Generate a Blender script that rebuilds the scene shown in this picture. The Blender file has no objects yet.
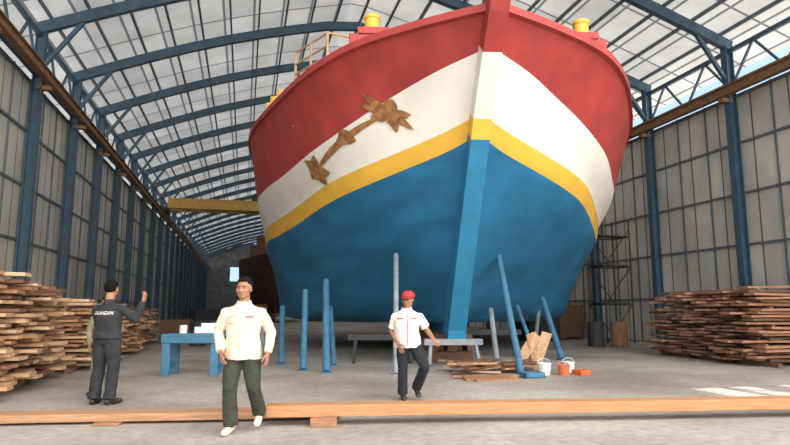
import bpy, bmesh, math, random
from mathutils import Vector, Matrix, noise
from mathutils.bvhtree import BVHTree
random.seed(7)
scene=bpy.context.scene
try: scene.view_settings.view_transform='Standard'
except Exception: pass
V=Vector
# ------------------------------------------------------------ materials
def mat(name,col,rough=.7,var=0.0,scale=4.0,bump=0.0,metal=0.0,col2=None,stretch=(1,1,1),trans=0.0,detail=6,spec=.5):
    m=bpy.data.materials.new(name); m.use_nodes=True
    nt=m.node_tree; N=nt.nodes; L=nt.links
    b=N['Principled BSDF']; b.inputs['Roughness'].default_value=rough; b.inputs['Metallic'].default_value=metal
    b.inputs['Specular IOR Level'].default_value=spec
    c=(*col,1)
    c2=(*(col2 if col2 else tuple(max(0,x*(1-var)) for x in col)),1)
    tc=N.new('ShaderNodeTexCoord'); mp=N.new('ShaderNodeMapping'); mp.inputs['Scale'].default_value=stretch
    L.new(tc.outputs['Object'],mp.inputs['Vector'])
    nz=N.new('ShaderNodeTexNoise'); nz.inputs['Scale'].default_value=scale; nz.inputs['Detail'].default_value=detail
    L.new(mp.outputs['Vector'],nz.inputs['Vector'])
    cr=N.new('ShaderNodeValToRGB'); cr.color_ramp.elements[0].position=.35; cr.color_ramp.elements[1].position=.68
    cr.color_ramp.elements[0].color=c2; cr.color_ramp.elements[1].color=c
    L.new(nz.outputs['Fac'],cr.inputs['Fac']); L.new(cr.outputs['Color'],b.inputs['Base Color'])
    if bump>0:
        bp=N.new('ShaderNodeBump'); bp.inputs['Strength'].default_value=bump; bp.inputs['Distance'].default_value=.02
        L.new(nz.outputs['Fac'],bp.inputs['Height']); L.new(bp.outputs['Normal'],b.inputs['Normal'])
    return m
def panelmat(name,c1,c2,cm,axes,bw,bh,mortar,trans):
    m=bpy.data.materials.new(name); m.use_nodes=True
    nt=m.node_tree;N=nt.nodes;L=nt.links;b=N['Principled BSDF'];b.inputs['Roughness'].default_value=.65
    tc=N.new('ShaderNodeTexCoord');sp=N.new('ShaderNodeSeparateXYZ');cb=N.new('ShaderNodeCombineXYZ')
    L.new(tc.outputs['Object'],sp.inputs[0]);L.new(sp.outputs[axes[0]],cb.inputs[0]);L.new(sp.outputs[axes[1]],cb.inputs[1])
    br=N.new('ShaderNodeTexBrick');br.offset=0;br.inputs['Scale'].default_value=1
    br.inputs['Brick Width'].default_value=bw;br.inputs['Row Height'].default_value=bh
    br.inputs['Mortar Size'].default_value=mortar;br.inputs['Mortar Smooth'].default_value=.2
    br.inputs['Color1'].default_value=(*c1,1);br.inputs['Color2'].default_value=(*c2,1);br.inputs['Mortar'].default_value=(*cm,1)
    L.new(cb.outputs[0],br.inputs['Vector'])
    nz=N.new('ShaderNodeTexNoise');nz.inputs['Scale'].default_value=.7;nz.inputs['Detail'].default_value=8
    L.new(tc.outputs['Object'],nz.inputs['Vector'])
    mr=N.new('ShaderNodeMapRange');mr.inputs[1].default_value=.3;mr.inputs[2].default_value=.7;mr.inputs[3].default_value=.76;mr.inputs[4].default_value=1.05
    L.new(nz.outputs['Fac'],mr.inputs[0])
    mx=N.new('ShaderNodeMix');mx.data_type='RGBA';mx.blend_type='MULTIPLY';mx.inputs[0].default_value=1
    L.new(br.outputs['Color'],mx.inputs[6]);L.new(mr.outputs[0],mx.inputs[7]);L.new(mx.outputs[2],b.inputs['Base Color'])
    tr=N.new('ShaderNodeBsdfTranslucent');L.new(mx.outputs[2],tr.inputs['Color'])
    ms=N.new('ShaderNodeMixShader');ms.inputs[0].default_value=trans
    L.new(b.outputs[0],ms.inputs[1]);L.new(tr.outputs[0],ms.inputs[2]);L.new(ms.outputs[0],N['Material Output'].inputs['Surface'])
    return m
M={}
M['red']=mat('hull_red_paint',(.42,.05,.045),.6,.25,1.5,.15)
M['white']=mat('hull_white_paint',(.86,.84,.77),.5,.1,1.2,.1)
M['yellow']=mat('hull_yellow_paint',(.80,.47,.06),.5,.12,2,.1)
M['blue']=mat('hull_blue_paint',(.018,.19,.38),.55,.35,1.1,.25,stretch=(1,.5,2.2))
M['stemblue']=mat('stem_blue_paint',(.03,.24,.44),.5,.2,2,.1)
M['steel']=mat('blue_painted_steel',(.05,.105,.16),.6,.3,3)
M['purlin']=mat('grey_purlin_steel',(.12,.15,.18),.6,.3,3)
M['rail']=mat('rusty_rail_steel',(.26,.14,.07),.8,.4,6)
M['wood1']=mat('wood_tan',(.50,.28,.15),.85,.35,6,.3,stretch=(1,6,6))
M['wood2']=mat('wood_brown',(.36,.18,.095),.85,.4,6,.3,stretch=(1,6,6))
M['wood3']=mat('wood_pale',(.62,.40,.24),.85,.35,6,.3,stretch=(1,6,6))
M['wood4']=mat('wood_dark',(.17,.085,.05),.9,.4,6,.3,stretch=(1,6,6))
M['wood5']=mat('wood_reddish',(.42,.20,.12),.9,.4,6,.3,stretch=(1,6,6))
M['plank']=mat('fresh_sawn_wood',(.46,.22,.10),.75,.3,3,.15,stretch=(1,14,14))
M['plank2']=mat('weathered_plank',(.44,.24,.13),.8,.4,3,.2,stretch=(1,14,14))
M['patch']=mat('bare_wood_patch',(.44,.20,.07),.8,.6,8,.6)
M['propblue']=mat('prop_blue_paint',(.05,.17,.29),.6,.3,4)
M['propgrey']=mat('prop_grey_steel',(.26,.30,.34),.6,.3,4)
M['black']=mat('black_cloth',(.022,.024,.03),.9,.4,12,.3)
M['dark']=mat('dark_steel',(.035,.035,.04),.7,.3,5)
M['craneyellow']=mat('crane_yellow',(.55,.32,.06),.6,.2,3)
M['orange']=mat('orange_plastic',(.62,.13,.04),.4,.1,3)
M['whiteplastic']=mat('white_plastic',(.65,.66,.66),.4,.1,3)
M['brownhull']=mat('brown_primer_hull',(.09,.045,.035),.8,.4,2)
M['cream']=mat('cream_shirt_cloth',(.68,.56,.43),.85,.14,9,.4)
M['whitecloth']=mat('white_shirt_cloth',(.70,.62,.60),.85,.14,9,.4)
M['olive']=mat('olive_trouser_cloth',(.032,.036,.024),.9,.3,10,.4)
M['navy']=mat('navy_trouser_cloth',(.012,.014,.022),.9,.3,10,.4)
M['khaki']=mat('khaki_cloth',(.24,.21,.14),.9,.35,12,.3)
M['skin']=mat('skin',(.31,.15,.085),.6,.12,20,.05)
M['lip']=mat('lips',(.22,.075,.055),.5)
M['hair']=mat('black_hair',(.008,.007,.007),.9,.3,60,.4,spec=.1)
M['eyew']=mat('eye_white',(.45,.42,.38),.3)
M['eyeb']=mat('eye_iris',(.02,.012,.01),.3)
M['capred']=mat('red_cap_cloth',(.36,.025,.03),.7,.2,10,.2)
M['badge']=mat('badge_red',(.5,.08,.05),.7)
M['seam']=mat('shirt_seam_thread',(.42,.33,.25),.8)
M['shoe']=mat('pale_shoe',(.60,.54,.43),.7,.15,10,.1)
M['shoeb']=mat('black_shoe',(.02,.02,.02),.5)
M['text']=mat('white_print',(.7,.7,.7),.7)
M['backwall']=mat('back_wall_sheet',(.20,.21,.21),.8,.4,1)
# ------------------------------------------------------------ mesh helpers
def box(bm,c,s,rot=None,mi=0):
    mtx=Matrix.Translation(V(c))@(rot.to_4x4() if rot else Matrix())@Matrix.Diagonal((s[0],s[1],s[2],1))
    r=bmesh.ops.create_cube(bm,size=1,matrix=mtx)
    for f in {f for v in r['verts'] for f in v.link_faces}: f.material_index=mi
def frame(d,up=V((0,0,1))):
    d=V(d).normalized()
    if abs(d.dot(up))>.98: up=V((0,1,0))
    x=up.cross(d).normalized(); y=d.cross(x)
    return Matrix((x,y,d)).transposed()
def beam(bm,p0,p1,w,h,mi=0):
    p0=V(p0);p1=V(p1);d=p1-p0
    box(bm,(p0+p1)/2,(w,h,d.length),frame(d),mi)
def tube(bm,p0,p1,r0,r1=None,n=12,mi=0):
    r1=r0 if r1 is None else r1
    p0=V(p0);p1=V(p1);d=p1-p0
    mtx=Matrix.Translation((p0+p1)/2)@frame(d).to_4x4()
    r=bmesh.ops.create_cone(bm,cap_ends=True,segments=n,radius1=r0,radius2=r1,depth=max(d.length,1e-4),matrix=mtx)
    for f in {f for v in r['verts'] for f in v.link_faces}: f.material_index=mi
def ball(bm,c,r,rot=None,mi=0,seg=16):
    if not hasattr(r,'__len__'): r=(r,r,r)
    mtx=Matrix.Translation(V(c))@(rot.to_4x4() if rot else Matrix())@Matrix.Diagonal((*r,1))
    o=bmesh.ops.create_uvsphere(bm,u_segments=seg,v_segments=seg*3//4,radius=1,matrix=mtx)
    for f in {f for v in o['verts'] for f in v.link_faces}: f.material_index=mi
def loft(bm,rings,n=24,mi=0):
    rr=[]
    for g in rings:
        c,rx,ry=V(g[0]),g[1],g[2]; R=g[3] if len(g)>3 else Matrix.Identity(3)
        rr.append([bm.verts.new(c+R@V((rx*math.cos(2*math.pi*i/n),ry*math.sin(2*math.pi*i/n),0))) for i in range(n)])
    fs=[]
    for a,b in zip(rr[:-1],rr[1:]):
        for i in range(n): fs.append(bm.faces.new((a[i],a[(i+1)%n],b[(i+1)%n],b[i])))
    fs.append(bm.faces.new(list(reversed(rr[0]))));fs.append(bm.faces.new(rr[-1]))
    for f in fs:f.material_index=mi
def obj(bm,name,mats,parent=None,smooth=False,loc=None,rz=0,bevel=0):
    bmesh.ops.recalc_face_normals(bm,faces=bm.faces)
    me=bpy.data.meshes.new(name);bm.to_mesh(me);bm.free()
    for m in mats: me.materials.append(M[m] if isinstance(m,str) else m)
    o=bpy.data.objects.new(name,me);scene.collection.objects.link(o)
    if smooth:
        for p in me.polygons:p.use_smooth=True
    if parent:o.parent=parent
    if loc:o.location=loc
    o.rotation_euler[2]=rz
    if bevel:
        b=o.modifiers.new('bevel','BEVEL');b.width=bevel;b.segments=2;b.limit_method='ANGLE'
    return o
def empty(name,loc=(0,0,0),rz=0):
    o=bpy.data.objects.new(name,None);scene.collection.objects.link(o);o.location=loc;o.rotation_euler[2]=rz;o.empty_display_size=.2
    return o
# ------------------------------------------------------------ shed
XL,XR=-6.8,16.0; Y0,Y1=3.4,111.0; EAVE=10.3; RX,RZ=4.2,13.9; WT=8.6
def roofz(x):
    if x<RX:
        t=(x-XL)/(RX-XL); z=EAVE+(RZ-EAVE)*t
        return z+.35*math.sin(min(1,max(0,t))*math.pi)*1.0
    t=(XR-x)/(XR-RX); z=EAVE+(RZ-EAVE)*t
    return z+.2*math.sin(min(1,max(0,t))*math.pi)
wallm=panelmat('wall_sheet_panels',(.60,.575,.52),(.50,.485,.45),(.11,.12,.13),(1,2),1.43,1.72,.035,.15)
roofm=panelmat('roof_sheet_panels',(.66,.66,.65),(.50,.51,.51),(.15,.17,.19),(1,0),2.15,1.15,.05,.18)
fm=bpy.data.materials.new('concrete_floor');fm.use_nodes=True
nt=fm.node_tree;N=nt.nodes;L=nt.links;b=N['Principled BSDF'];b.inputs['Roughness'].default_value=.8
tc=N.new('ShaderNodeTexCoord')
n1=N.new('ShaderNodeTexNoise');n1.inputs['Scale'].default_value=.35;n1.inputs['Detail'].default_value=9;n1.inputs['Roughness'].default_value=.6
n2=N.new('ShaderNodeTexNoise');n2.inputs['Scale'].default_value=9;n2.inputs['Detail'].default_value=8
L.new(tc.outputs['Object'],n1.inputs['Vector']);L.new(tc.outputs['Object'],n2.inputs['Vector'])
cr=N.new('ShaderNodeValToRGB');cr.color_ramp.elements[0].position=.36;cr.color_ramp.elements[0].color=(.22,.19,.165,1)
cr.color_ramp.elements[1].position=.62;cr.color_ramp.elements[1].color=(.38,.35,.32,1)
L.new(n1.outputs['Fac'],cr.inputs['Fac'])
mx=N.new('ShaderNodeMix');mx.data_type='RGBA';mx.blend_type='OVERLAY';mx.inputs[0].default_value=.45
L.new(cr.outputs['Color'],mx.inputs[6]);L.new(n2.outputs['Fac'],mx.inputs[7]);L.new(mx.outputs[2],b.inputs['Base Color'])
bp=N.new('ShaderNodeBump');bp.inputs['Strength'].default_value=.2;L.new(n2.outputs['Fac'],bp.inputs['Height']);L.new(bp.outputs['Normal'],b.inputs['Normal'])
bm=bmesh.new();box(bm,(4.6,45,-.1),(70,170,.2));obj(bm,'floor',[fm])
for nm,x in(('wall_left',XL-.12),('wall_right',XR+.12)):
    bm=bmesh.new();box(bm,(x,(Y0+Y1)/2,WT/2),(.06,Y1-Y0,WT))
    obj(bm,nm,[wallm])
bm=bmesh.new()
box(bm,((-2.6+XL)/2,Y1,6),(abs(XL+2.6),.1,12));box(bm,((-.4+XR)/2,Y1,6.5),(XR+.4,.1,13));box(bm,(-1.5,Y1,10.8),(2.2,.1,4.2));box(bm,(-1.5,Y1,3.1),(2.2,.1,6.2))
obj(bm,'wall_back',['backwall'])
bm=bmesh.new();xs=[XL-1.5+i*(XR-XL+3)/40 for i in range(41)]
def rz_(x):
    if x<XL:return EAVE-(XL-x)*.35
    if x>XR:return EAVE-(x-XR)*.35  # unseen right eave overhang, added to block sun through the clerestory
    return roofz(x)
def strip(xa,ya,yb):
    p=[[bm.verts.new((x,y,rz_(x)+.32)) for x in xa] for y in(ya,yb)]
    for i in range(len(xa)-1):bm.faces.new((p[0][i],p[0][i+1],p[1][i+1],p[1][i]))
xin=[x for x in xs if x<=XR+.1]
strip(xin,Y0,8.9);strip(xs,8.9,Y1)  # right overhang left off near the front to let a sun patch in
c=obj(bm,'ceiling',[roofm])
FY=[3.4+4.3*i for i in range(26)]
bm=bmesh.new()
for y in FY:
    if y>Y1:break
    for x,s in((XL,1),(XR,-1)):
        xx=x+s*.15
        box(bm,(xx-.13,y,EAVE/2),(.03,.26,EAVE));box(bm,(xx+.13,y,EAVE/2),(.03,.26,EAVE));box(bm,(xx,y,EAVE/2),(.26,.03,EAVE))
        beam(bm,(xx,y,8.9),(x+s*1.5,y,roofz(x+s*1.5)),.12,.12)
    n=16
    pts=[(XL+(XR-XL)*i/n,y,roofz(XL+(XR-XL)*i/n)) for i in range(n+1)]
    for a,b2 in zip(pts[:-1],pts[1:]): beam(bm,a,b2,.20,.36)
for x,s in((XL,1),(XR,-1)):
    xx=x+s*.1
    for z in(8.75,10.1):box(bm,(xx,(Y0+Y1)/2,z),(.12,Y1-Y0,.14))
    y=Y0;k=0
    while y<Y1-1.1:
        a,b2=((8.75,10.1) if k%2==0 else (10.1,8.75))
        beam(bm,(xx,y,a),(xx,y+1.075,b2),.07,.07);y+=1.075;k+=1
for i in range(21):
    x=XL+.4+i*(XR-XL-.8)/20
    box(bm,(x,(Y0+Y1)/2,roofz(x)+.24),(.07,Y1-Y0,.12),mi=1)
for x,s in((XL,1),(XR,-1)):
    for z in(1.72,3.44,5.16,6.88,8.5):
        box(bm,(x-s*.04,(Y0+Y1)/2,z),(.07,Y1-Y0,.07),mi=1)
    y=Y0
    while y<Y1: box(bm,(x-s*.055,y,WT/2),(.05,.05,WT),mi=1);y+=1.433
for x in(XL+.55,XR-.55):
    for z,w in((8.42,.22),(8.72,.22)):box(bm,(x,(Y0+Y1)/2,z),(w,Y1-Y0,.03),mi=2)
    box(bm,(x,(Y0+Y1)/2,8.57),(.03,Y1-Y0,.3),mi=2);box(bm,(x,(Y0+Y1)/2,8.77),(.06,Y1-Y0,.07),mi=2)
    for y in FY:
        if y<Y1: box(bm,(x-.0+(-.2 if x<0 else .2),y,8.33),(.45,.2,.14),mi=2)
obj(bm,'steel_shed_frame',['steel','purlin','rail'])
cr_=empty('overhead_crane',(0,50,0))
bm=bmesh.new()
for dy in(-.7,.7):
    box(bm,(4.6,dy,9.55),(XR-XL-1.5,.35,.75));box(bm,(4.6,dy,9.93),(XR-XL-1.5,.5,.05));box(bm,(4.6,dy,9.17),(XR-XL-1.5,.5,.05))
obj(bm,'girder',['craneyellow'],cr_)
bm=bmesh.new()
for x in(XL+.55,XR-.55):
    box(bm,(x,0,9.05),(.3,3,.3))
    for dy in(-1.2,1.2):tube(bm,(x-.08,dy,8.93),(x+.08,dy,8.93),.12)
box(bm,(1,0,10.15),(1.4,1.8,.5));tube(bm,(.5,0,10.5),(1.6,0,10.5),.25)
obj(bm,'trolley',['dark'],cr_)
# ------------------------------------------------------------ ship
ship=empty('wooden_ship',(4.04,8.95,0),-math.radians(11))
T={}
T['G']=[(0,0,6.5),(.7,1.25,6.47),(1.4,2.3,6.42),(2.1,2.97,6.38),(3.0,3.57,6.35),(3.8,4.0,6.33),(5.3,4.72,6.3),(7,5.4,6.3),(9,5.8,6.25),(14,6.1,6.2),(20,5.9,6.3),(26,4.8,6.8)]
T['R']=[(.6,0,6.02),(1.2,.85,5.8),(1.92,1.58,5.6),(2.6,2.35,5.3),(3.4,3.05,5.05),(4.3,3.62,4.9),(5.8,4.35,4.75),(7.5,5.1,4.7),(9.5,5.65,4.65),(14,6.0,4.6),(20,5.7,4.7),(26,4.5,5.3)]
T['Y1']=[(1.6,0,5.1),(2.0,.65,4.83),(2.58,1.45,4.6),(3.3,2.3,4.4),(4.2,3.0,4.27),(5.2,3.55,4.13),(6.5,4.15,3.98),(8.0,4.8,3.9),(10,5.45,3.85),(14,5.9,3.8),(20,5.5,3.9),(26,4.0,4.6)]
T['Y2']=[(1.85,0,4.75),(2.25,.6,4.48),(2.8,1.38,4.25),(3.5,2.22,4.03),(4.4,2.93,3.88),(5.4,3.5,3.73),(6.6,4.08,3.57),(8.1,4.72,3.48),(10,5.4,3.44),(14,5.85,3.4),(20,5.4,3.55),(26,3.8,4.3)]
T['B1']=[(2.8,0,3.72),(3.25,.5,3.5),(3.9,1.15,3.25),(4.7,1.85,3.05),(5.6,2.55,2.9),(6.5,3.2,2.8),(7.5,3.8,2.7),(8.8,4.4,2.65),(10.5,5.1,2.6),(14,5.6,2.6),(20,5.1,2.8),(26,3.2,3.8)]
T['B2']=[(3.8,0,2.55),(4.3,.3,2.4),(5.0,.7,2.25),(5.8,1.2,2.1),(6.6,1.85,2.0),(7.4,2.6,1.9),(8.2,3.3,1.85),(9.3,4.05,1.8),(11,4.9,1.8),(14,5.4,1.8),(20,4.5,2.1),(26,2.2,3.2)]
T['B3']=[(4.7,0,1.5),(5.2,.2,1.45),(5.9,.48,1.4),(6.7,.9,1.35),(7.4,1.45,1.3),(8.0,2.15,1.25),(8.7,2.9,1.2),(9.6,3.65,1.15),(11.2,4.6,1.1),(14,5.2,1.1),(20,3.5,1.5),(26,1,2.6)]
T['B4']=[(5.2,0,.95),(5.6,.12,.95),(6.2,.28,.95),(6.9,.5,.95),(7.6,.9,.95),(8.3,1.5,.95),(9,2.1,.93),(9.9,2.8,.92),(11.4,3.8,.92),(14,4.3,.92),(20,2,1.2),(26,.3,2.4)]
T['K']=[(a,0,min(.95,z)) for a,w,z in T['B4']]
order=['G','R','Y1','Y2','B1','B2','B3','B4','K']
sub={('G','R'):6,('R','Y1'):5,('Y1','Y2'):2,('Y2','B1'):5,('B1','B2'):5,('B2','B3'):4,('B3','B4'):4,('B4','K'):2}
def cat(p0,p1,p2,p3,t):
    return .5*((2*p1)+(p2-p0)*t+(2*p0-5*p1+4*p2-p3)*t*t+(3*p1-p0-3*p2+p3)*t*t*t)
def sample(pts,per=5):
    out=[];n=len(pts)
    for i in range(n-1):
        p1,p2=pts[i],pts[i+1];p0=pts[i-1] if i>0 else p1*2-p2;p3=pts[i+2] if i+2<n else p2*2-p1
        for k in range(per):out.append(cat(p0,p1,p2,p3,k/per))
    out.append(pts[-1].copy());return out
rows=[sample([V((w,a,z)) for a,w,z in T[k]]) for k in order]
ncol=len(rows[0])
grid=[];bandm=[]
mi_of={('G','R'):0,('R','Y1'):1,('Y1','Y2'):2}
for i in range(len(order)-1):
    key=(order[i],order[i+1]);n=sub[key]
    for k in range(n):
        t=k/n;row=[]
        for j in range(ncol):
            p1,p2=rows[i][j],rows[i+1][j]
            p0=rows[i-1][j] if i>0 else p1*2-p2
            p3=rows[i+2][j] if i+2<len(order) else p2*2-p1
            q=cat(p0,p1,p2,p3,t)
            if i>=6 or i==0: q=p1.lerp(p2,t)
            if j==0:q.x=0
            q.x=max(0,q.x);row.append(q)
        grid.append(row);bandm.append(mi_of.get(key,3))
grid.append(rows[-1])
def hullmesh(bm,mir=None):
    for s in(1,-1):
        vs=[[bm.verts.new((s*p.x,p.y,p.z)) for p in row] for row in grid]
        for i in range(len(vs)-1):
            for j in range(ncol-1):
                try:
                    f=bm.faces.new((vs[i][j],vs[i][j+1],vs[i+1][j+1],vs[i+1][j]));f.material_index=bandm[i] if mir is None else mir
                except Exception:pass
    r=[row[-1] for row in grid]
    for a,b2 in zip(r[:-1],r[1:]):
        vs=[bm.verts.new(v) for v in((a.x,a.y,a.z),(-a.x,a.y,a.z),(-b2.x,b2.y,b2.z),(b2.x,b2.y,b2.z))]
        try:
            f=bm.faces.new(vs);f.material_index=3 if mir is None else mir
        except Exception:pass
    bmesh.ops.remove_doubles(bm,verts=bm.verts,dist=.002)
bm=bmesh.new();hullmesh(bm)
hull=obj(bm,'hull',['red','white','yellow','blue'],ship,True)
bmh=bmesh.new();hullmesh(bmh);hullbvh=BVHTree.FromBMesh(bmh);bmh.free()
bm=bmesh.new();g=rows[0]
dv=[(bm.verts.new((p.x*.97,p.y+.08,p.z)),bm.verts.new((-p.x*.97,p.y+.08,p.z))) for p in grid[2][3:]]
for a,b2 in zip(dv[:-1],dv[1:]):bm.faces.new((a[0],b2[0],b2[1],a[1]))
obj(bm,'deck',['wood2'],ship)
bm=bmesh.new()
for s in(1,-1):
    pr=None
    for i,p in enumerate(g):
        q=g[min(i+1,ncol-1)]-g[max(i-1,0)];t=V((q.x,q.y,0)).normalized();nrm=V((t.y,-t.x,0))
        o=p+nrm*.05;inn=p-nrm*.16
        c4=[bm.verts.new((s*v.x,v.y,v.z+h)) for v,h in((o,-.08),(o,.06),(inn,.06),(inn,-.08))]
        if pr:
            for k in range(4):bm.faces.new((pr[k],pr[(k+1)%4],c4[(k+1)%4],c4[k]))
        pr=c4
obj(bm,'cap_rail',['red'],ship)
bm=bmesh.new()
st=[(-.62,7.25,0),(-.38,6.9,0),(-.0,6.5,0),(.6,6.02,0),(1.6,5.1,1),(1.85,4.75,2),(2.8,3.72,3),(3.8,2.55,3),(4.7,1.5,3),(5.15,.95,3),(5.25,.7,3)]
pr=None
for k,(a,z,mi) in enumerate(st):
    a0,z0=st[max(k-1,0)][:2];a1,z1=st[min(k+1,len(st)-1)][:2]
    t=V((0,a1-a0,z1-z0)).normalized();n=V((0,t.z,-t.y))
    if n.y>0:n=-n
    wd=.17+.05*min(1,max(0,(6.5-z)/6)); c0=V((0,a,z))
    c4=[bm.verts.new(v) for v in(c0+n*.24+V((wd,0,0)),c0+n*.24+V((-wd,0,0)),c0-n*.25+V((-wd-.05,0,0)),c0-n*.25+V((wd+.05,0,0)))]
    if pr:
        for q in range(4):
            f=bm.faces.new((pr[q],pr[(q+1)%4],c4[(q+1)%4],c4[q]));f.material_index=mi
    else: bm.faces.new(c4)
    pr=c4
bm.faces.new(pr)
obj(bm,'stem_post',['red','white','yellow','stemblue'],ship)
bm=bmesh.new();box(bm,(0,15,.84),(.38,19.8,.3));obj(bm,'keel',['blue'],ship,bevel=.02)
for s in(1,-1):
    bm=bmesh.new()
    box(bm,(s*2.1,1.75,6.56),(.95,.34,.24),mi=0);box(bm,(s*2.1,1.75,6.74),(.62,.42,.14),mi=0)
    tube(bm,(s*2.12,1.75,6.78),(s*2.12,1.75,7.06),.15,.15,20,1);tube(bm,(s*2.12,1.75,7.04),(s*2.12,1.75,7.12),.17,.17,20,1)
    obj(bm,'bollard',['red','yellow'],ship,bevel=.015)
bm=bmesh.new()
for y in(3.2,3.75,4.3,):
    tube(bm,(-3.1-(y-3.2)*.75,y,5.6),(-3.1-(y-3.2)*.75,y,7.45),.03)
for z in(6.9,7.15,7.45):tube(bm,(-3.1,3.2,z),(-3.93,4.3,z),.025)
tube(bm,(-3.1,3.2,7.45),(-2.3,3.5,7.45),.025);tube(bm,(-2.3,3.5,5.6),(-2.3,3.5,7.45),.03)
obj(bm,'deck_railing',['wood3'],ship)
bm=bmesh.new()
for y,x in((4.9,-4.35),(5.4,-4.6)):
    box(bm,(x,y,6.42),(.3,.36,.2));tube(bm,(x,y,6.5),(x,y,6.72),.09)
box(bm,(-3.9,6.4,6.3),(1.0,1.0,1.0))
obj(bm,'deck_winch',['yellow'],ship,bevel=.02)
def patchobj(outline,ctr,name,off,mt):
    bm=bmesh.new();R=6;prev=None
    def hit(a,z):
        h=hullbvh.ray_cast(V((-9,a,z)),V((1,0,0)))
        n=h[1];n=n if n.x<0 else -n
        return h[0]+n*off
    cv=bm.verts.new(hit(*ctr))
    for r in range(1,R+1):
        ring=[]
        for (a,z) in outline:
            ring.append(bm.verts.new(hit(ctr[0]+(a-ctr[0])*r/R,ctr[1]+(z-ctr[1])*r/R)))
        for i in range(len(ring)):
            j=(i+1)%len(ring)
            if prev is None:bm.faces.new((cv,ring[i],ring[j]))
            else:bm.faces.new((prev[i],ring[i],ring[j],prev[j]))
        prev=ring
    return obj(bm,name,[mt],ship,True)
def star(ca,cz,ra,rz,n,inner,seed,slant=0):
    random.seed(seed);o=[]
    for i in range(n*6):
        th=2*math.pi*i/(n*6);ph=(i%6)/6
        k=inner+(1-inner)*(abs(ph-.5)*2)**1.3
        k*=1+random.uniform(-.08,.08)
        da=ra*k*math.cos(th);dz=rz*k*math.sin(th)
        o.append((ca+da,cz+dz+slant*da))
    return o
patchobj(star(2.27,5.30,.25,.38,7,.55,3,-.3),(2.27,5.30),'bare_wood_patch_a',.03,'patch')
patchobj(star(3.1,5.0,.24,.16,3,.6,5,-.4),(3.1,5.0),'bare_wood_patch_b',.028,'patch')
patchobj(star(4.32,4.56,.36,.33,5,.62,9,-.35),(4.32,4.56),'bare_wood_patch_c',.03,'patch')
patchobj([(3.28+.9*math.cos(t),4.93-.37*.9*math.cos(t)+.055*math.sin(t)) for t in [i*math.pi/12 for i in range(24)]],(3.28,4.93),'bare_wood_patch_d',.022,'patch')
boat=empty('boat_under_construction',(2.7,57,0),-math.radians(2))
bm=bmesh.new();hullmesh(bm,0)
for v in bm.verts:v.co=V((v.co.x*.62,v.co.y*.8,v.co.z*1.0))
obj(bm,'hull',['brownhull'],boat,True)
bm=bmesh.new();box(bm,(0,9,6.9),(5,7,1.6));box(bm,(0,9,8.2),(3.8,5,1.2));box(bm,(0,9,.45),(.4,12,.88));tube(bm,(0,6,5),(0,6,9.5),.12,.08);obj(bm,'deckhouse',['wood4'],boat)
# ------------------------------------------------------------ props
def prop(b,t,r,m):
    e=empty('hull_support_prop',(b[0],b[1],0))
    bm=bmesh.new();B=V((0,0,.02));Tt=V((t[0]-b[0],t[1]-b[1],t[2]))
    tube(bm,B,Tt,r,r,16);box(bm,(0,0,.01),(r*2.6,r*2.6,.02));ball(bm,Tt,r*1.05)
    obj(bm,'pole',[m],e)
for b,t,r,m in[((1.29,13.4),(1.45,14.9,1.75),.07,'propblue'),((1.72,12.85),(1.95,14.9,2.0),.08,'propblue'),
  ((3.05,12.15),(3.5,13.94,2.6),.06,'propgrey'),((.91,14.96),(1.0,16.5,1.35),.07,'propblue'),
  ((5.6,11.7),(5.95,13.5,2.65),.07,'propblue'),((8.17,14.6),(8.35,15.9,1.6),.08,'propblue'),
  ((8.9,17.6),(8.8,17.0,1.4),.06,'propgrey'),((6.27,14.46),(6.4,15.1,1.3),.07,'propgrey'),((2.1,14.35),(2.2,15.8,1.35),.06,'propblue'),
  ((7.6,14.9),(7.5,15.8,1.4),.06,'propblue'),((.5,17.5),(.6,18.3,1.3),.07,'propgrey')]:
    prop(b,t,r,m)
def shipw(x,a):
    c,s=math.cos(-math.radians(11)),math.sin(-math.radians(11))
    return (4.04+x*c-a*s,8.95+x*s+a*c)
for a in(6.2,9,12,15,18,21):
    x,y=shipw(0,a)
    e=empty('keel_block_stack',(x,y,0),-math.radians(11));bm=bmesh.new()
    box(bm,(0,-.22,.13),(1.5,.26,.26));box(bm,(0,.22,.13),(1.5,.26,.26))
    for q in(-.5,0,.5):box(bm,(q,0,.37),(.24,.8,.22))
    box(bm,(0,0,.585),(1.1,.4,.2))
    obj(bm,'timbers',['wood4'],e,bevel=.015)
def trestle(x,y,rz,w,h,m,name='steel_trestle'):
    e=empty(name,(x,y,0),rz);bm=bmesh.new()
    box(bm,(0,0,h-.07),(w,.28,.14))
    for s in(-1,1):
        for q in(-1,1):beam(bm,(s*w*.38,q*.05,h-.1),(s*w*.42,q*.28,.02),.07,.07)
        beam(bm,(s*w*.4,-.2,.25),(s*w*.4,.2,.25),.05,.05)
    obj(bm,'frame',[m],e)
trestle(4.9,13.9,-.2,1.4,.62,'propgrey');trestle(3.4,15.0,-.2,1.7,.7,'dark');trestle(6.9,16.2,-.2,1.6,.75,'dark')
e=empty('workbench',(-.95,13.2,0),-.2);bm=bmesh.new()
box(bm,(0,0,.8),(1.15,.75,.06));box(bm,(0,-.35,.72),(1.15,.04,.14));box(bm,(0,.35,.72),(1.15,.04,.14))
for s in(-1,1):
    for q in(-1,1):box(bm,(s*.48,q*.3,.36),(.16,.09,.72))
    box(bm,(s*.48,0,.2),(.06,.6,.06))
obj(bm,'frame',['propblue'],e,bevel=.01)
bm=bmesh.new()
box(bm,(.2,.05,.9),(.4,.3,.13));box(bm,(.25,.05,1.0),(.3,.25,.08),Matrix.Rotation(.3,3,'Z'));tube(bm,(-.25,0,.83),(-.25,0,1.0),.08)
obj(bm,'tool_boxes',['whiteplastic'],e,bevel=.01)
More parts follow.
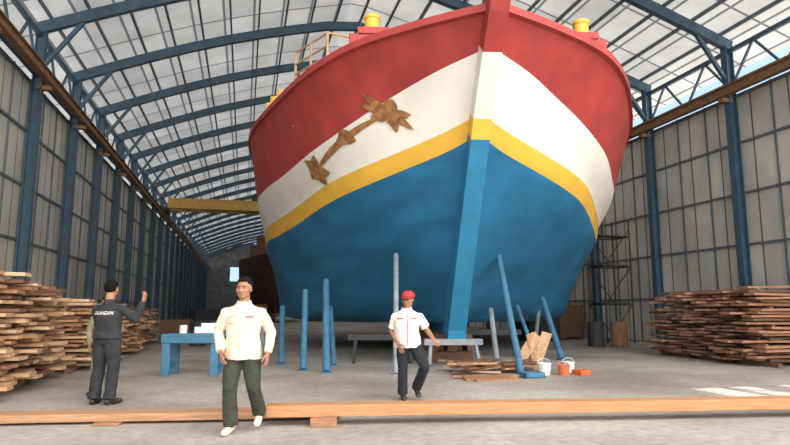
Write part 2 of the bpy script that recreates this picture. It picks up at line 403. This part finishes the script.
# ------------------------------------------------------------ lumber
def lumber_plank(bm,c,ln,w,th,ang,seed,mi):
    random.seed(seed);n=6;bend=random.uniform(-.15,.15);ph=random.uniform(0,6)
    R=Matrix.Rotation(ang,3,'Z');rings=[]
    for i in range(n+1):
        t=i/n-.5;x=t*ln;y=bend*(1-4*t*t);ww=w*(.5+.08*math.sin(ph+t*9))
        z=.01*math.sin(ph*2+t*5)
        rings.append([bm.verts.new(V(c)+R@V((x,y+sy*ww,z+sz*th/2))) for sy,sz in((-1,-1),(1,-1),(1,1),(-1,1))])
    fs=[bm.faces.new(rings[0]),bm.faces.new(rings[-1])]
    for a,b2 in zip(rings[:-1],rings[1:]):
        for k in range(4):fs.append(bm.faces.new((a[k],a[(k+1)%4],b2[(k+1)%4],b2[k])))
    for f in fs:f.material_index=mi
def stack(loc,rz,LX,LY,h0,h1,seed,pal=('wood1','wood2','wood3','wood4'),th=.062):
    e=empty('lumber_stack',loc,rz);bm=bmesh.new();rnd=random.Random(seed)
    layer=0
    for y in(-LY*.4,0,LY*.4):
        for x in(-LX*.35,0,LX*.35):box(bm,(x,y,.05),(.12,LY*.3,.1),mi=3)
    z=.1
    while z<max(h0,h1):
        y=-LY/2+rnd.uniform(0,.1)
        cross=(layer%5==4)
        while y<LY/2:
            t=(y+LY/2)/LY;hh=h0+(h1-h0)*t
            w=rnd.uniform(.24,.42)
            if z<hh-rnd.uniform(0,.15):
                ln=LX*rnd.uniform(.72,1.05)
                lumber_plank(bm,(rnd.uniform(-.22,.22),y+w/2,z+th/2),ln,w*.95,th*.85,rnd.uniform(-.09,.09),rnd.randint(0,9999),rnd.choice([0,0,1,2,2,3]))
            y+=w
        z+=th+(0.018 if not cross else .05)
        if cross:
            for x in(-LX*.35,0,LX*.35):box(bm,(x+rnd.uniform(-.2,.2),0,z-.03),(.07,LY*.95,.035),mi=1)
        layer+=1
    obj(bm,'planks',list(pal),e)
stack((-4.75,11.6,0),0,2.7,3.6,1.95,1.75,11)
stack((-4.6,16.0,0),.03,2.9,3.6,1.55,1.45,12)
stack((-4.5,20.3,0),-.03,2.6,3.6,1.4,1.2,13)
stack((-4.8,25.0,0),0,2.6,4,1.3,1.4,14)
stack((13.1,13.5,0),-math.radians(23)+.35,3.2,3.9,1.85,1.75,15,('wood5','wood2','wood5','wood4'))
def longplank(name,p0,p1,w,th,z,m,blocks):
    p0=V((*p0,0));p1=V((*p1,0));d=p1-p0
    e=empty(name,tuple((p0+p1)/2),math.atan2(d.y,d.x));bm=bmesh.new();n=24;ln=d.length;r=[]
    for i in range(n+1):
        t=i/n-.5;o=.012*math.sin(t*17)
        r.append([bm.verts.new((t*ln,o+sy*w/2,z+th/2+sz*th/2)) for sy,sz in((-1,-1),(1,-1),(1,1),(-1,1))])
    bm.faces.new(r[0]);bm.faces.new(r[-1])
    for a,b2 in zip(r[:-1],r[1:]):
        for k in range(4):bm.faces.new((a[k],a[(k+1)%4],b2[(k+1)%4],b2[k]))
    obj(bm,'board',[m],e,bevel=.008)
    bm=bmesh.new()
    for q in blocks:box(bm,(q,-.04,z/2),(.3,w+.12,z))
    obj(bm,'support_blocks',['wood2'],e,bevel=.008)
longplank('sawn_timber',(.3,7.38),(10.5,5.75),.26,.13,.10,'plank',(-4.5,4.3))
longplank('weathered_board',(-6.5,8.7),(1.2,7.62),.34,.09,.03,'plank2',(1.2,))
e=empty('scrap_wood_pile',(5.2,12.1,0),0);bm=bmesh.new();rnd=random.Random(4)
for i in range(34):
    x=rnd.uniform(-.7,.9);y=rnd.uniform(-.35,.45)
    z=.04+i*.006
    box(bm,(x,y,z+.01),(rnd.uniform(.3,1.1),rnd.uniform(.06,.16),.035),Matrix.Rotation(rnd.uniform(-.7,.7),3,'Z')@Matrix.Rotation(rnd.uniform(-.06,.06),3,'Y'),mi=rnd.choice([0,1,2,3]))
for i,(x,a) in enumerate(((.85,.5),(1.05,-.35),(1.2,.25))):
    box(bm,(x,.25,.42),(.24,.03,.85),Matrix.Rotation(a,3,'Y')@Matrix.Rotation(.3,3,'X'),mi=(2,0,2)[i])
obj(bm,'boards',['wood1','wood2','wood3','wood4'],e)
def bucket(x,y,r,h,m):
    e=empty('plastic_bucket',(x,y,0));bm=bmesh.new();n=24
    prof=[(r*.8,0),(r,h),(r*1.07,h),(r*1.07,h-.03),(r*.96,h-.02),(r*.76,.02)]
    rr=[[bm.verts.new((q*math.cos(2*math.pi*i/n),q*math.sin(2*math.pi*i/n),z)) for i in range(n)] for q,z in prof]
    for a,b2 in zip(rr[:-1],rr[1:]):
        for i in range(n):bm.faces.new((a[i],a[(i+1)%n],b2[(i+1)%n],b2[i]))
    bm.faces.new(rr[0]);bm.faces.new(rr[-1])
    pts=[V((r*math.cos(t),.02,h+.6*r*math.sin(t))) for t in [math.pi*k/10 for k in range(11)]]
    for a,b2 in zip(pts[:-1],pts[1:]):tube(bm,a,b2,.006,n=6)
    obj(bm,'pail',[m],e)
bucket(6.35,11.3,.12,.2,'orange');bucket(6.0,11.45,.14,.24,'whiteplastic');bucket(6.75,11.8,.13,.22,'whiteplastic')
e=empty('tool_crate',(5.5,11.0,0),.1);bm=bmesh.new()
box(bm,(0,0,.02),(.42,.25,.03));
for s in(-1,1):box(bm,(s*.2,0,.06),(.02,.25,.1));box(bm,(0,s*.115,.06),(.42,.02,.1))
obj(bm,'crate',['propblue'],e)
e=empty('orange_tray',(6.75,11.3,0),.3);bm=bmesh.new();box(bm,(0,0,.02),(.3,.24,.03))
for s in(-1,1):box(bm,(s*.14,0,.06),(.02,.24,.08));box(bm,(0,s*.11,.06),(.3,.02,.08))
obj(bm,'tray',['orange'],e)
e=empty('plank_offcuts',(4.6,10.95,0),-.05);bm=bmesh.new()
for i in range(6):box(bm,(rnd.uniform(-.1,.1),-.25+i*.1,.02+.004*i),(1.1+rnd.uniform(-.3,.2),.09,.035),Matrix.Rotation(rnd.uniform(-.06,.06),3,'Z'))
obj(bm,'boards',['wood2'],e)
e=empty('scaffold_tower',(14.3,21.5,0),.1);bm=bmesh.new()
for x in(-.65,.65):
    for y in(-.5,.5):tube(bm,(x,y,0),(x,y,4.9),.035,n=8)
for z in(1.5,3.0,4.2):
    for y in(-.5,.5):tube(bm,(-.65,y,z),(.65,y,z),.025,n=8)
    for x in(-.65,.65):tube(bm,(x,-.5,z),(x,.5,z),.025,n=8)
    box(bm,(0,0,z+.05),(1.4,.6,.05))
for z in(0.02,1.5,3):
    tube(bm,(-.65,-.5,z),(.65,-.5,z+1.5),.02,n=8);tube(bm,(.65,.5,z),(-.65,.5,z+1.5),.02,n=8)
obj(bm,'frame',['dark'],e)
for i,(x,y) in enumerate(((-1.6,23.5),(-.9,23.9),(-.6,26),(12.3,19.5),(12.9,19.0))):
    e=empty('oil_drum',(x,y,0));bm=bmesh.new();tube(bm,(0,0,0.005),(0,0,.88),.29,.29,24)
    for z in(.02,.3,.58,.86):tube(bm,(0,0,z-.012),(0,0,z+.012),.3,.3,24)
    obj(bm,'drum',[('dark','propblue','rail','dark','rail')[i]],e)
for i,(x,y,w,h) in enumerate(((-2.6,26,1.2,.9),(-1.2,29,1.4,.8),(12.2,23.8,1.6,1.3),(13.9,24.5,1.5,1.5),(-1.6,33,2,1.3),(.4,36,1.6,1.6))):
    e=empty('machine_crate',(x,y,0),.1*i);bm=bmesh.new();box(bm,(0,0,h/2+.05),(w,.9,h-.1))
    for s in(-1,1):box(bm,(s*w*.45,0,h/2),(.08,.98,h));box(bm,(s*w*.35,0,.04),(.1,.95,.08))
    box(bm,(0,-.46,h*.5),(w,.05,.08));obj(bm,'crate',[('wood4','dark','dark','wood4','dark','wood2')[i]],e)
# ------------------------------------------------------------ people
def remesh(bm,name,mats,parent,vox,sm=4,wr=0.0,wsc=14):
    bmesh.ops.recalc_face_normals(bm,faces=bm.faces)
    me=bpy.data.meshes.new('tmp');bm.to_mesh(me);bm.free()
    o=bpy.data.objects.new('tmp',me);scene.collection.objects.link(o)
    r=o.modifiers.new('r','REMESH');r.mode='VOXEL';r.voxel_size=vox
    s=o.modifiers.new('s','SMOOTH');s.factor=.5;s.iterations=sm
    dg=bpy.context.evaluated_depsgraph_get();dg.update()
    m2=bpy.data.meshes.new_from_object(o.evaluated_get(dg))
    bpy.data.objects.remove(o);m2.name=name
    if wr>0:
        ns=[v.normal.copy() for v in m2.vertices]
        for v,n in zip(m2.vertices,ns):
            c=v.co;d=noise.noise(V((c.x*wsc,c.y*wsc,c.z*wsc*.6)))+.6*noise.noise(V((c.x*wsc*1.4+c.z*wsc*1.5+5,c.y*wsc*1.5,c.z*wsc*2.6)))
            v.co=c+n*d*wr
    m2.materials.clear()
    for m in mats:m2.materials.append(M[m])
    for p in m2.polygons:p.use_smooth=True;p.material_index=0
    ob=bpy.data.objects.new(name,m2);scene.collection.objects.link(ob);ob.parent=parent
    return ob
def caps(bm,p0,p1,r0,r1):
    ball(bm,p0,r0,seg=16);ball(bm,p1,r1,seg=16);tube(bm,p0,p1,r0,r1,16)
def hand(parent,wr,d,palmn,thumb,name,curl=1.0,sc=1.0):
    d=V(d).normalized();pn=(V(palmn)-d*V(palmn).dot(d)).normalized();tx=V(thumb)-d*V(thumb).dot(d);tx=(tx-pn*tx.dot(pn)).normalized()
    B=Matrix((tx,pn,d)).transposed();bm=bmesh.new();W=V(wr)
    P=lambda x,y,z:W+B@V((x*sc,y*sc,z*sc))
    loft(bm,[(P(0,0,-.05),.027*sc,.022*sc,B),(P(0,0,0),.028*sc,.02*sc,B),(P(0,0,.03),.036*sc,.017*sc,B),(P(0,.002,.07),.042*sc,.015*sc,B),(P(0,.003,.09),.038*sc,.012*sc,B)],16)
    for k,(x,ln,sp) in enumerate(((.032,.072,.10),(.0105,.08,.03),(-.0105,.075,-.03),(-.032,.058,-.11))):
        p=P(x,.002,.082);ang=.18*curl
        for q,(f,r) in enumerate(((.42,.0092),(.32,.0082),(.26,.0072))):
            v=V((math.sin(sp),math.sin(ang),math.cos(ang)));nx=p+B@(v.normalized()*ln*f*sc)
            caps(bm,p,nx,r*sc,(r-.0008)*sc);p=nx;ang+=.38*curl
    p=P(.028,.004,.02)
    for q,(v,ln,r) in enumerate((((.8,.25,.75),.04,.013),((.5,.35,.9),.03,.0105),((.3,.35,1),.025,.009))):
        nx=p+B@(V(v).normalized()*ln*sc);caps(bm,p,nx,r*sc,(r-.001)*sc);p=nx
    return remesh(bm,name,['skin'],parent,.0036,2)
def rot(zd,xd=0):return Matrix.Rotation(math.radians(zd),3,'Z')@Matrix.Rotation(math.radians(xd),3,'X')
def headparts(parent,c,R,neck,hat=None,glasses=False):
    c=V(c);P=lambda x,y,z:c+R@V((x,y,z))
    bm=bmesh.new()
    ball(bm,P(0,.012,.035),(.077,.093,.086),R,seg=24);ball(bm,P(0,-.024,-.032),(.068,.066,.076),R,seg=24)
    ball(bm,P(0,-.054,-.082),(.036,.028,.026),R)
    for s in(-1,1):
        ball(bm,P(s*.040,-.056,-.022),(.030,.026,.028),R)
        ball(bm,P(s*.045,-.015,-.062),(.026,.034,.026),R)
        ball(bm,P(s*.080,.005,-.008),(.011,.020,.032),R)
        ball(bm,P(s*.030,-.074,.026),(.026,.012,.010),R)
    caps(bm,P(0,-.082,.012),P(0,-.102,-.026),.010,.016)
    for s in(-1,1):ball(bm,P(s*.015,-.091,-.030),.010,R)
    ball(bm,P(0,-.083,-.055),(.026,.012,.012),R)
    caps(bm,P(0,.02,-.05),neck+V((0,.015,-.02)),.058,.064)
    remesh(bm,'head',['skin'],parent,.0045,3)
    bm=bmesh.new()
    for s in(-1,1):
        ball(bm,P(s*.030,-.080,.007),(.013,.007,.006),R,0,12);ball(bm,P(s*.030,-.085,.007),(.0065,.004,.006),R,1,12)
        for q in range(5):ball(bm,P(s*(.016+q*.008),-.086+.003*abs(q-1),.025+.003*math.sin(q*.8)),(.007,.004,.005),R,2,8)
    ball(bm,P(0,-.095,-.056),(.024,.006,.004),R,3,12);ball(bm,P(0,-.093,-.063),(.019,.006,.005),R,3,12)
    if glasses:
        for s in(-1,1):
            ring=[P(s*.032+.02*math.cos(t),-.102,.004+.016*math.sin(t)) for t in [k*math.pi/6 for k in range(12)]]
            for a,b2 in zip(ring,ring[1:]+ring[:1]):tube(bm,a,b2,.0022,n=6,mi=1)
            tube(bm,P(s*.052,-.102,.008),P(s*.08,0,.01),.002,n=6,mi=1)
        tube(bm,P(-.012,-.102,.006),P(.012,-.102,.006),.002,n=6,mi=1)
    obj(bm,'face',['eyew','eyeb','hair','lip'],parent,True)
    bm=bmesh.new()
    bmesh.ops.create_uvsphere(bm,u_segments=40,v_segments=30,radius=1)
    kill=[]
    for v in bm.verts:
        x,y,z=v.co
        lim=(.34 if y<-.35 else (.34-(y+.35)*1.6)) if y<.35 else -.78
        if abs(x)>.72 and y<.1: lim=max(-.05 if y>-.45 else .2,min(lim,.1))
        if z<lim-.001: kill.append(v)
    bmesh.ops.delete(bm,geom=kill,context='VERTS')
    for v in bm.verts:
        n=noise.noise(v.co*9)*.02
        v.co=P(v.co.x*(.089+n*.1),.014+v.co.y*(.106+n*.1),.040+v.co.z*(.104+n*.1))
    h=obj(bm,'hair',['hair'],parent,True)
    sd=h.modifiers.new('s','SOLIDIFY');sd.thickness=.016;sd.offset=-1
    if hat:
        bm=bmesh.new()
        rr=[]
        for k in range(9):
            t=k/8*math.pi/2
            rr.append((P(0,.012,.055+.085*math.sin(t)),.098*math.cos(t)+.002,.115*math.cos(t)+.002,R))
        loft(bm,[(P(0,.012,.030),.098,.115,R)]+rr,28)
        n=16;top=[];bot=[]
        for i in range(n+1):
            th=math.pi+math.pi*i/n
            a=V((.094*math.cos(th),.012+.105*math.sin(th),.040));b2=V((.084*math.cos(th),.178*math.sin(th),.028))
            top.append((bm.verts.new(P(*a)),bm.verts.new(P(*b2))));bot.append((bm.verts.new(P(a.x,a.y,a.z-.006)),bm.verts.new(P(b2.x,b2.y,b2.z-.006))))
        for i in range(n):
            bm.faces.new((top[i][0],top[i][1],top[i+1][1],top[i+1][0]));bm.faces.new((bot[i][0],bot[i+1][0],bot[i+1][1],bot[i][1]));bm.faces.new((top[i][1],bot[i][1],bot[i+1][1],top[i+1][1]))
        ball(bm,P(0,.012,.141),(.01,.01,.006),R)
        obj(bm,'cap',[hat],parent,True)
def decal(parent,target,cx,cz,w,h,m,name,side=-1,off=.006):
    me=target.data;b=bmesh.new();b.from_mesh(me);bv=BVHTree.FromBMesh(b);b.free()
    bm=bmesh.new();n=10;g=[]
    for i in range(n+1):
        row=[]
        for j in range(n+1):
            x=cx+w*(j/n-.5);z=cz+h*(i/n-.5)
            hh=bv.ray_cast(V((x,side*2,z)),V((0,-side,0)))
            row.append(bm.verts.new((x,(hh[0].y if hh[0] else 0)+side*off,z)))
        g.append(row)
    for i in range(n):
        for j in range(n):bm.faces.new((g[i][j],g[i][j+1],g[i+1][j+1],g[i+1][j]))
    return obj(bm,name,[m],parent,True)
def person(name,loc,rz,J,top,bottom,shoes,build=1.0,short=False,hat=None,head=(0,0),torso=0,glasses=False,hands=((0,0),(0,0)),coverall=False,hem=.10,belly=0,legw=1.0):
    e=empty(name,loc,rz);j={k:V(v) for k,v in J.items()};B=build
    for s,sg in(('a',1),('b',-1)):j['sh_'+s]+=V((.008*sg,0,-.038))
    j['head']+=V((0,0,-.012))
    pel,ch,nk,hd=j['pelvis'],j['chest'],j['neck'],j['head']
    Rt=rot(torso)
    bm=bmesh.new()
    loft(bm,[(pel+V((0,0,-.10)),.12*B,.10*B,Rt),(pel+V((0,0,-.03)),.162*B,.120*B,Rt),(pel+V((0,0,.06)),.160*B,.115*B,Rt),(pel+V((0,0,.14)),.14*B,.10*B,Rt)])
    for s in('a','b'):
        h,k,a=j['hip_'+s],j['knee_'+s],j['ankle_'+s]
        caps(bm,h,h.lerp(k,.5),.088*B*legw,.083*B*legw);caps(bm,h.lerp(k,.5),k,.083*B*legw,.070*legw);caps(bm,k,k.lerp(a,.4),.070*legw,.068*legw)
        d=(a-k).normalized();tube(bm,k.lerp(a,.4),a+d*.02,.068*legw,.070*legw,20)
    bt=remesh(bm,'trousers',[bottom],e,.011,5,.008,13)
    bm=bmesh.new();sw=(j['sh_a']-j['sh_b']).length/2
    loft(bm,[(pel+V((0,0,-hem)),.200*B,.158*B,Rt),(pel+V((0,0,.02)),.192*B,.148*B,Rt),(pel.lerp(ch,.4),.176*B,(.132+belly)*B,Rt),(ch+V((0,0,-.08)),.186*B,.13*B,Rt),(ch+V((0,0,.02)),.192*B,.125*B,Rt),(nk+V((0,0,-.11)),sw*1.0,.100*B,Rt),(nk+V((0,0,-.062)),sw*.88,.082*B,Rt),(nk+V((0,0,-.03)),sw*.58,.070*B,Rt),(nk+V((0,0,.01)),.066,.064,Rt)])
    for s in('a','b'):
        sh,el,w=j['sh_'+s],j['el_'+s],j['wr_'+s]
        ball(bm,sh,.058*B)
        if short:
            m_=sh.lerp(el,.8);caps(bm,sh,sh.lerp(el,.4),.058*B,.060*B);tube(bm,sh.lerp(el,.4),m_,.060*B,.067*B,20)
        else:
            caps(bm,sh,el,.060*B,.055*B);d=(w-el).normalized();tube(bm,el,w,.055*B,.043*B,20);ball(bm,el,.055*B)
    tp=remesh(bm,'shirt' if not coverall else 'coverall_top',[top],e,.010,6,.009,12)
    for n_,s in enumerate(('a','b')):
        sh,el,w=j['sh_'+s],j['el_'+s],j['wr_'+s]
        bm=bmesh.new()
        if short:
            caps(bm,sh.lerp(el,.5),el,.045,.04);caps(bm,el,el.lerp(w,.35),.04,.04);caps(bm,el.lerp(w,.35),w,.04,.027)
        else: caps(bm,el.lerp(w,.7),w,.034,.027)
        remesh(bm,'forearm_'+s,['skin'],e,.007,3)
        d,pn,th=hands[n_]
        hand(e,w,d,pn,th,'hand_'+s)
    for s in('a','b'):
        a=j['ankle_'+s];t=j['toe_'+s];f=(t-a);fl=V((f.x,f.y,f.z)).normalized();
        bm=bmesh.new();R=frame(fl,V((0,0,1)))
        base=a+V((0,0,-.045))
        heel=base-V((fl.x,fl.y,0)).normalized()*.045
        mid=base.lerp(t,.5);
        ball(bm,heel,(.037,.035,.045),R);ball(bm,mid,(.043,.036,.09),R);ball(bm,t+V((0,0,.012)),(.044,.030,.055),R)
        caps(bm,a+V((0,0,.02)),a+V((0,0,-.03)),.042,.042)
        remesh(bm,'shoe_'+s,[shoes],e,.007,3)
    bm=bmesh.new();n=24;rr=[]
    for r,z in((.084,-.03),(.080,.012),(.075,.026),(.069,.024),(.066,-.01)):
        rr.append([bm.verts.new(nk+Rt@V((r*math.cos(2*math.pi*i/n),r*math.sin(2*math.pi*i/n)*.98+.008,z-.014*(1 if math.sin(2*math.pi*i/n)<-.6 else 0)))) for i in range(n)])
    for a,b2 in zip(rr[:-1],rr[1:]):
        for i in range(n):bm.faces.new((a[i],a[(i+1)%n],b2[(i+1)%n],b2[i]))
    obj(bm,'collar',[top],e,True)
    headparts(e,hd,rot(*head),nk,hat,glasses)
    return e,tp,bt
CH=-math.radians(14)
J1=dict(pelvis=(.0,.02,.90),chest=(.0,.0,1.20),neck=(0,0,1.40),head=(0,-.02,1.565),
 sh_a=(-.205,.0,1.325),el_a=(-.285,.04,1.06),wr_a=(-.20,-.14,.875),
 sh_b=(.205,.0,1.325),el_b=(.300,.08,1.07),wr_b=(.29,-.04,.85),
 hip_a=(-.09,.02,.86),knee_a=(-.10,-.10,.48),ankle_a=(-.085,-.06,.10),toe_a=(-.10,-.22,.032),
 hip_b=(.09,.02,.86),knee_b=(.14,-.03,.49),ankle_b=(.165,.20,.19),toe_b=(.175,.07,.08))
e1,t1,b1=person('man_in_cream_shirt',(0.0,7.0,0),CH,J1,'cream','olive','shoe',build=1.04,head=(-8,0),
  hands=(((.25,-.3,-1),(.8,.6,0),(.3,-1,0)),((0,-.1,-1),(-1,.2,0),(-.1,-1,0))),belly=.015,hem=.12,legw=1.14)
decal(e1,t1,.095,1.245,.09,.02,'badge','name_badge_a');decal(e1,t1,-.095,1.245,.08,.014,'seam','name_badge_b')
decal(e1,t1,0.0,1.06,.010,.5,'seam','shirt_placket');decal(e1,t1,.10,1.17,.10,.008,'seam','pocket_a');decal(e1,t1,-.10,1.17,.10,.008,'seam','pocket_b')
J2=dict(pelvis=(.0,.0,.86),chest=(-.02,-.01,1.15),neck=(-.01,-.01,1.33),head=(.01,-.03,1.48),
 sh_a=(-.19,.03,1.255),el_a=(-.24,.06,.99),wr_a=(-.13,-.13,.82),
 sh_b=(.19,-.02,1.255),el_b=(.30,.04,1.01),wr_b=(.38,-.14,.89),
 hip_a=(-.07,.0,.82),knee_a=(-.07,-.02,.46),ankle_a=(-.07,.04,.10),toe_a=(-.05,-.12,.032),
 hip_b=(.09,.0,.82),knee_b=(.25,-.16,.50),ankle_b=(.14,.10,.17),toe_b=(.16,-.04,.07))
e2,t2,b2_=person('man_in_red_cap',(2.39,8.82,0),CH,J2,'whitecloth','navy','shoeb',build=1.05,short=True,hat='capred',head=(-28,2),glasses=True,torso=-8,legw=1.06,
  hands=(((.3,-.5,-1),(.8,.6,0),(.3,-1,0)),((.5,-.6,-.4),(0,.3,-1),(-.6,-.8,0))))
decal(e2,t2,.09,1.19,.09,.02,'badge','name_badge_a');decal(e2,t2,-.11,1.19,.09,.02,'badge','name_badge_b')
decal(e2,t2,0.0,1.02,.012,.44,'badge','shirt_placket')
J3=dict(pelvis=(.0,.0,.90),chest=(0,-.0,1.18),neck=(0,-.01,1.385),head=(0,-.025,1.56),
 sh_a=(-.20,.0,1.32),el_a=(-.33,-.12,1.14),wr_a=(-.38,-.20,1.38),
 sh_b=(.20,.0,1.32),el_b=(.25,-.12,1.08),wr_b=(.13,-.33,1.16),
 hip_a=(-.09,.0,.86),knee_a=(-.11,-.02,.48),ankle_a=(-.12,.03,.09),toe_a=(-.15,-.13,.032),
 hip_b=(.09,.0,.86),knee_b=(.11,-.02,.48),ankle_b=(.12,.03,.09),toe_b=(.16,-.13,.032))
e3,t3,b3=person('man_in_black_coverall',(-1.88,9.46,0),CH+math.radians(180-12),J3,'black','black','shoeb',build=1.06,coverall=True,head=(8,-2),legw=1.16,hem=.02,
  hands=(((-.1,-.3,1),(1,0,0),(0,-1,.2)),((-.4,-.9,.2),(0,0,-1),(0,1,0))))
e3.scale=(1.04,1.04,1.04)
tcu=bpy.data.curves.new('txt','FONT');tcu.body='GALANGAN';tcu.size=.07;tcu.align_x='CENTER';tcu.extrude=0
to=bpy.data.objects.new('txt',tcu);scene.collection.objects.link(to)
dg=bpy.context.evaluated_depsgraph_get();tm=bpy.data.meshes.new_from_object(to.evaluated_get(dg));bpy.data.objects.remove(to)
bb=bmesh.new();bb.from_mesh(t3.data);bv=BVHTree.FromBMesh(bb);bb.free()
for v in tm.vertices:
    x=-v.co.x*.75;z=1.20+v.co.y
    h=bv.ray_cast(V((x,2,z)),V((0,-1,0)));v.co=V((x,(h[0].y if h[0] else .12)+.016,z))
tm.materials.clear();tm.materials.append(M['text']);lt=bpy.data.objects.new('back_lettering',tm);scene.collection.objects.link(lt);lt.parent=e3
J4=dict(J3);J4.update(wr_a=(-.20,-.12,.86),el_a=(-.25,.03,1.08),wr_b=(.20,-.12,.86),el_b=(.25,.03,1.08),head=(0,-.03,1.54))
e4,t4,b4=person('man_in_khaki_uniform',(-2.13,10.5,0),CH+math.radians(12),J4,'khaki','khaki','shoeb',build=.95,
  hands=(((0,-.1,-1),(1,.2,0),(.1,-1,0)),((0,-.1,-1),(-1,.2,0),(-.1,-1,0))))
e4.scale=(.92,.92,.92)
# ------------------------------------------------------------ light
w=bpy.data.worlds.new('sky');scene.world=w;w.use_nodes=True
N=w.node_tree.nodes;L=w.node_tree.links;bg=N['Background'];bg.inputs[1].default_value=1.0
tc=N.new('ShaderNodeTexCoord');dp=N.new('ShaderNodeVectorMath');dp.operation='DOT_PRODUCT'
hz=V((.48,-.80,.38)).normalized();dp.inputs[1].default_value=hz
L.new(tc.outputs['Generated'],dp.inputs[0])
cr=N.new('ShaderNodeValToRGB');mr=N.new('ShaderNodeMapRange');mr.inputs[1].default_value=-1;mr.inputs[2].default_value=1
L.new(dp.outputs['Value'],mr.inputs[0]);L.new(mr.outputs[0],cr.inputs['Fac'])
cr.color_ramp.elements[0].position=.45;cr.color_ramp.elements[0].color=(.52,.73,.98,1)
cr.color_ramp.elements[1].position=.85;cr.color_ramp.elements[1].color=(1,.95,.87,1)
mr2=N.new('ShaderNodeMapRange');mr2.inputs[1].default_value=.0;mr2.inputs[2].default_value=1;mr2.inputs[3].default_value=1.25;mr2.inputs[4].default_value=7.0
L.new(dp.outputs['Value'],mr2.inputs[0]);L.new(cr.outputs['Color'],bg.inputs[0]);L.new(mr2.outputs[0],bg.inputs[1])
sl=bpy.data.lights.new('sun','SUN');sl.energy=9;sl.angle=.01;sl.color=(1,.94,.84)
so=bpy.data.objects.new('sun',sl);scene.collection.objects.link(so)
el=math.radians(52);d=V((-math.cos(el),.0,-math.sin(el)));so.rotation_euler=d.to_track_quat('-Z','Y').to_euler();so.location=(30,5,30)
# ------------------------------------------------------------ camera
cd=bpy.data.cameras.new('camera');co=bpy.data.objects.new('camera',cd);scene.collection.objects.link(co)
cd.sensor_width=36;cd.lens=600/790*36;cd.clip_end=500
co.location=(0,0,1.33);co.rotation_euler=(math.radians(90+8.2),0,-math.radians(14))
scene.camera=co
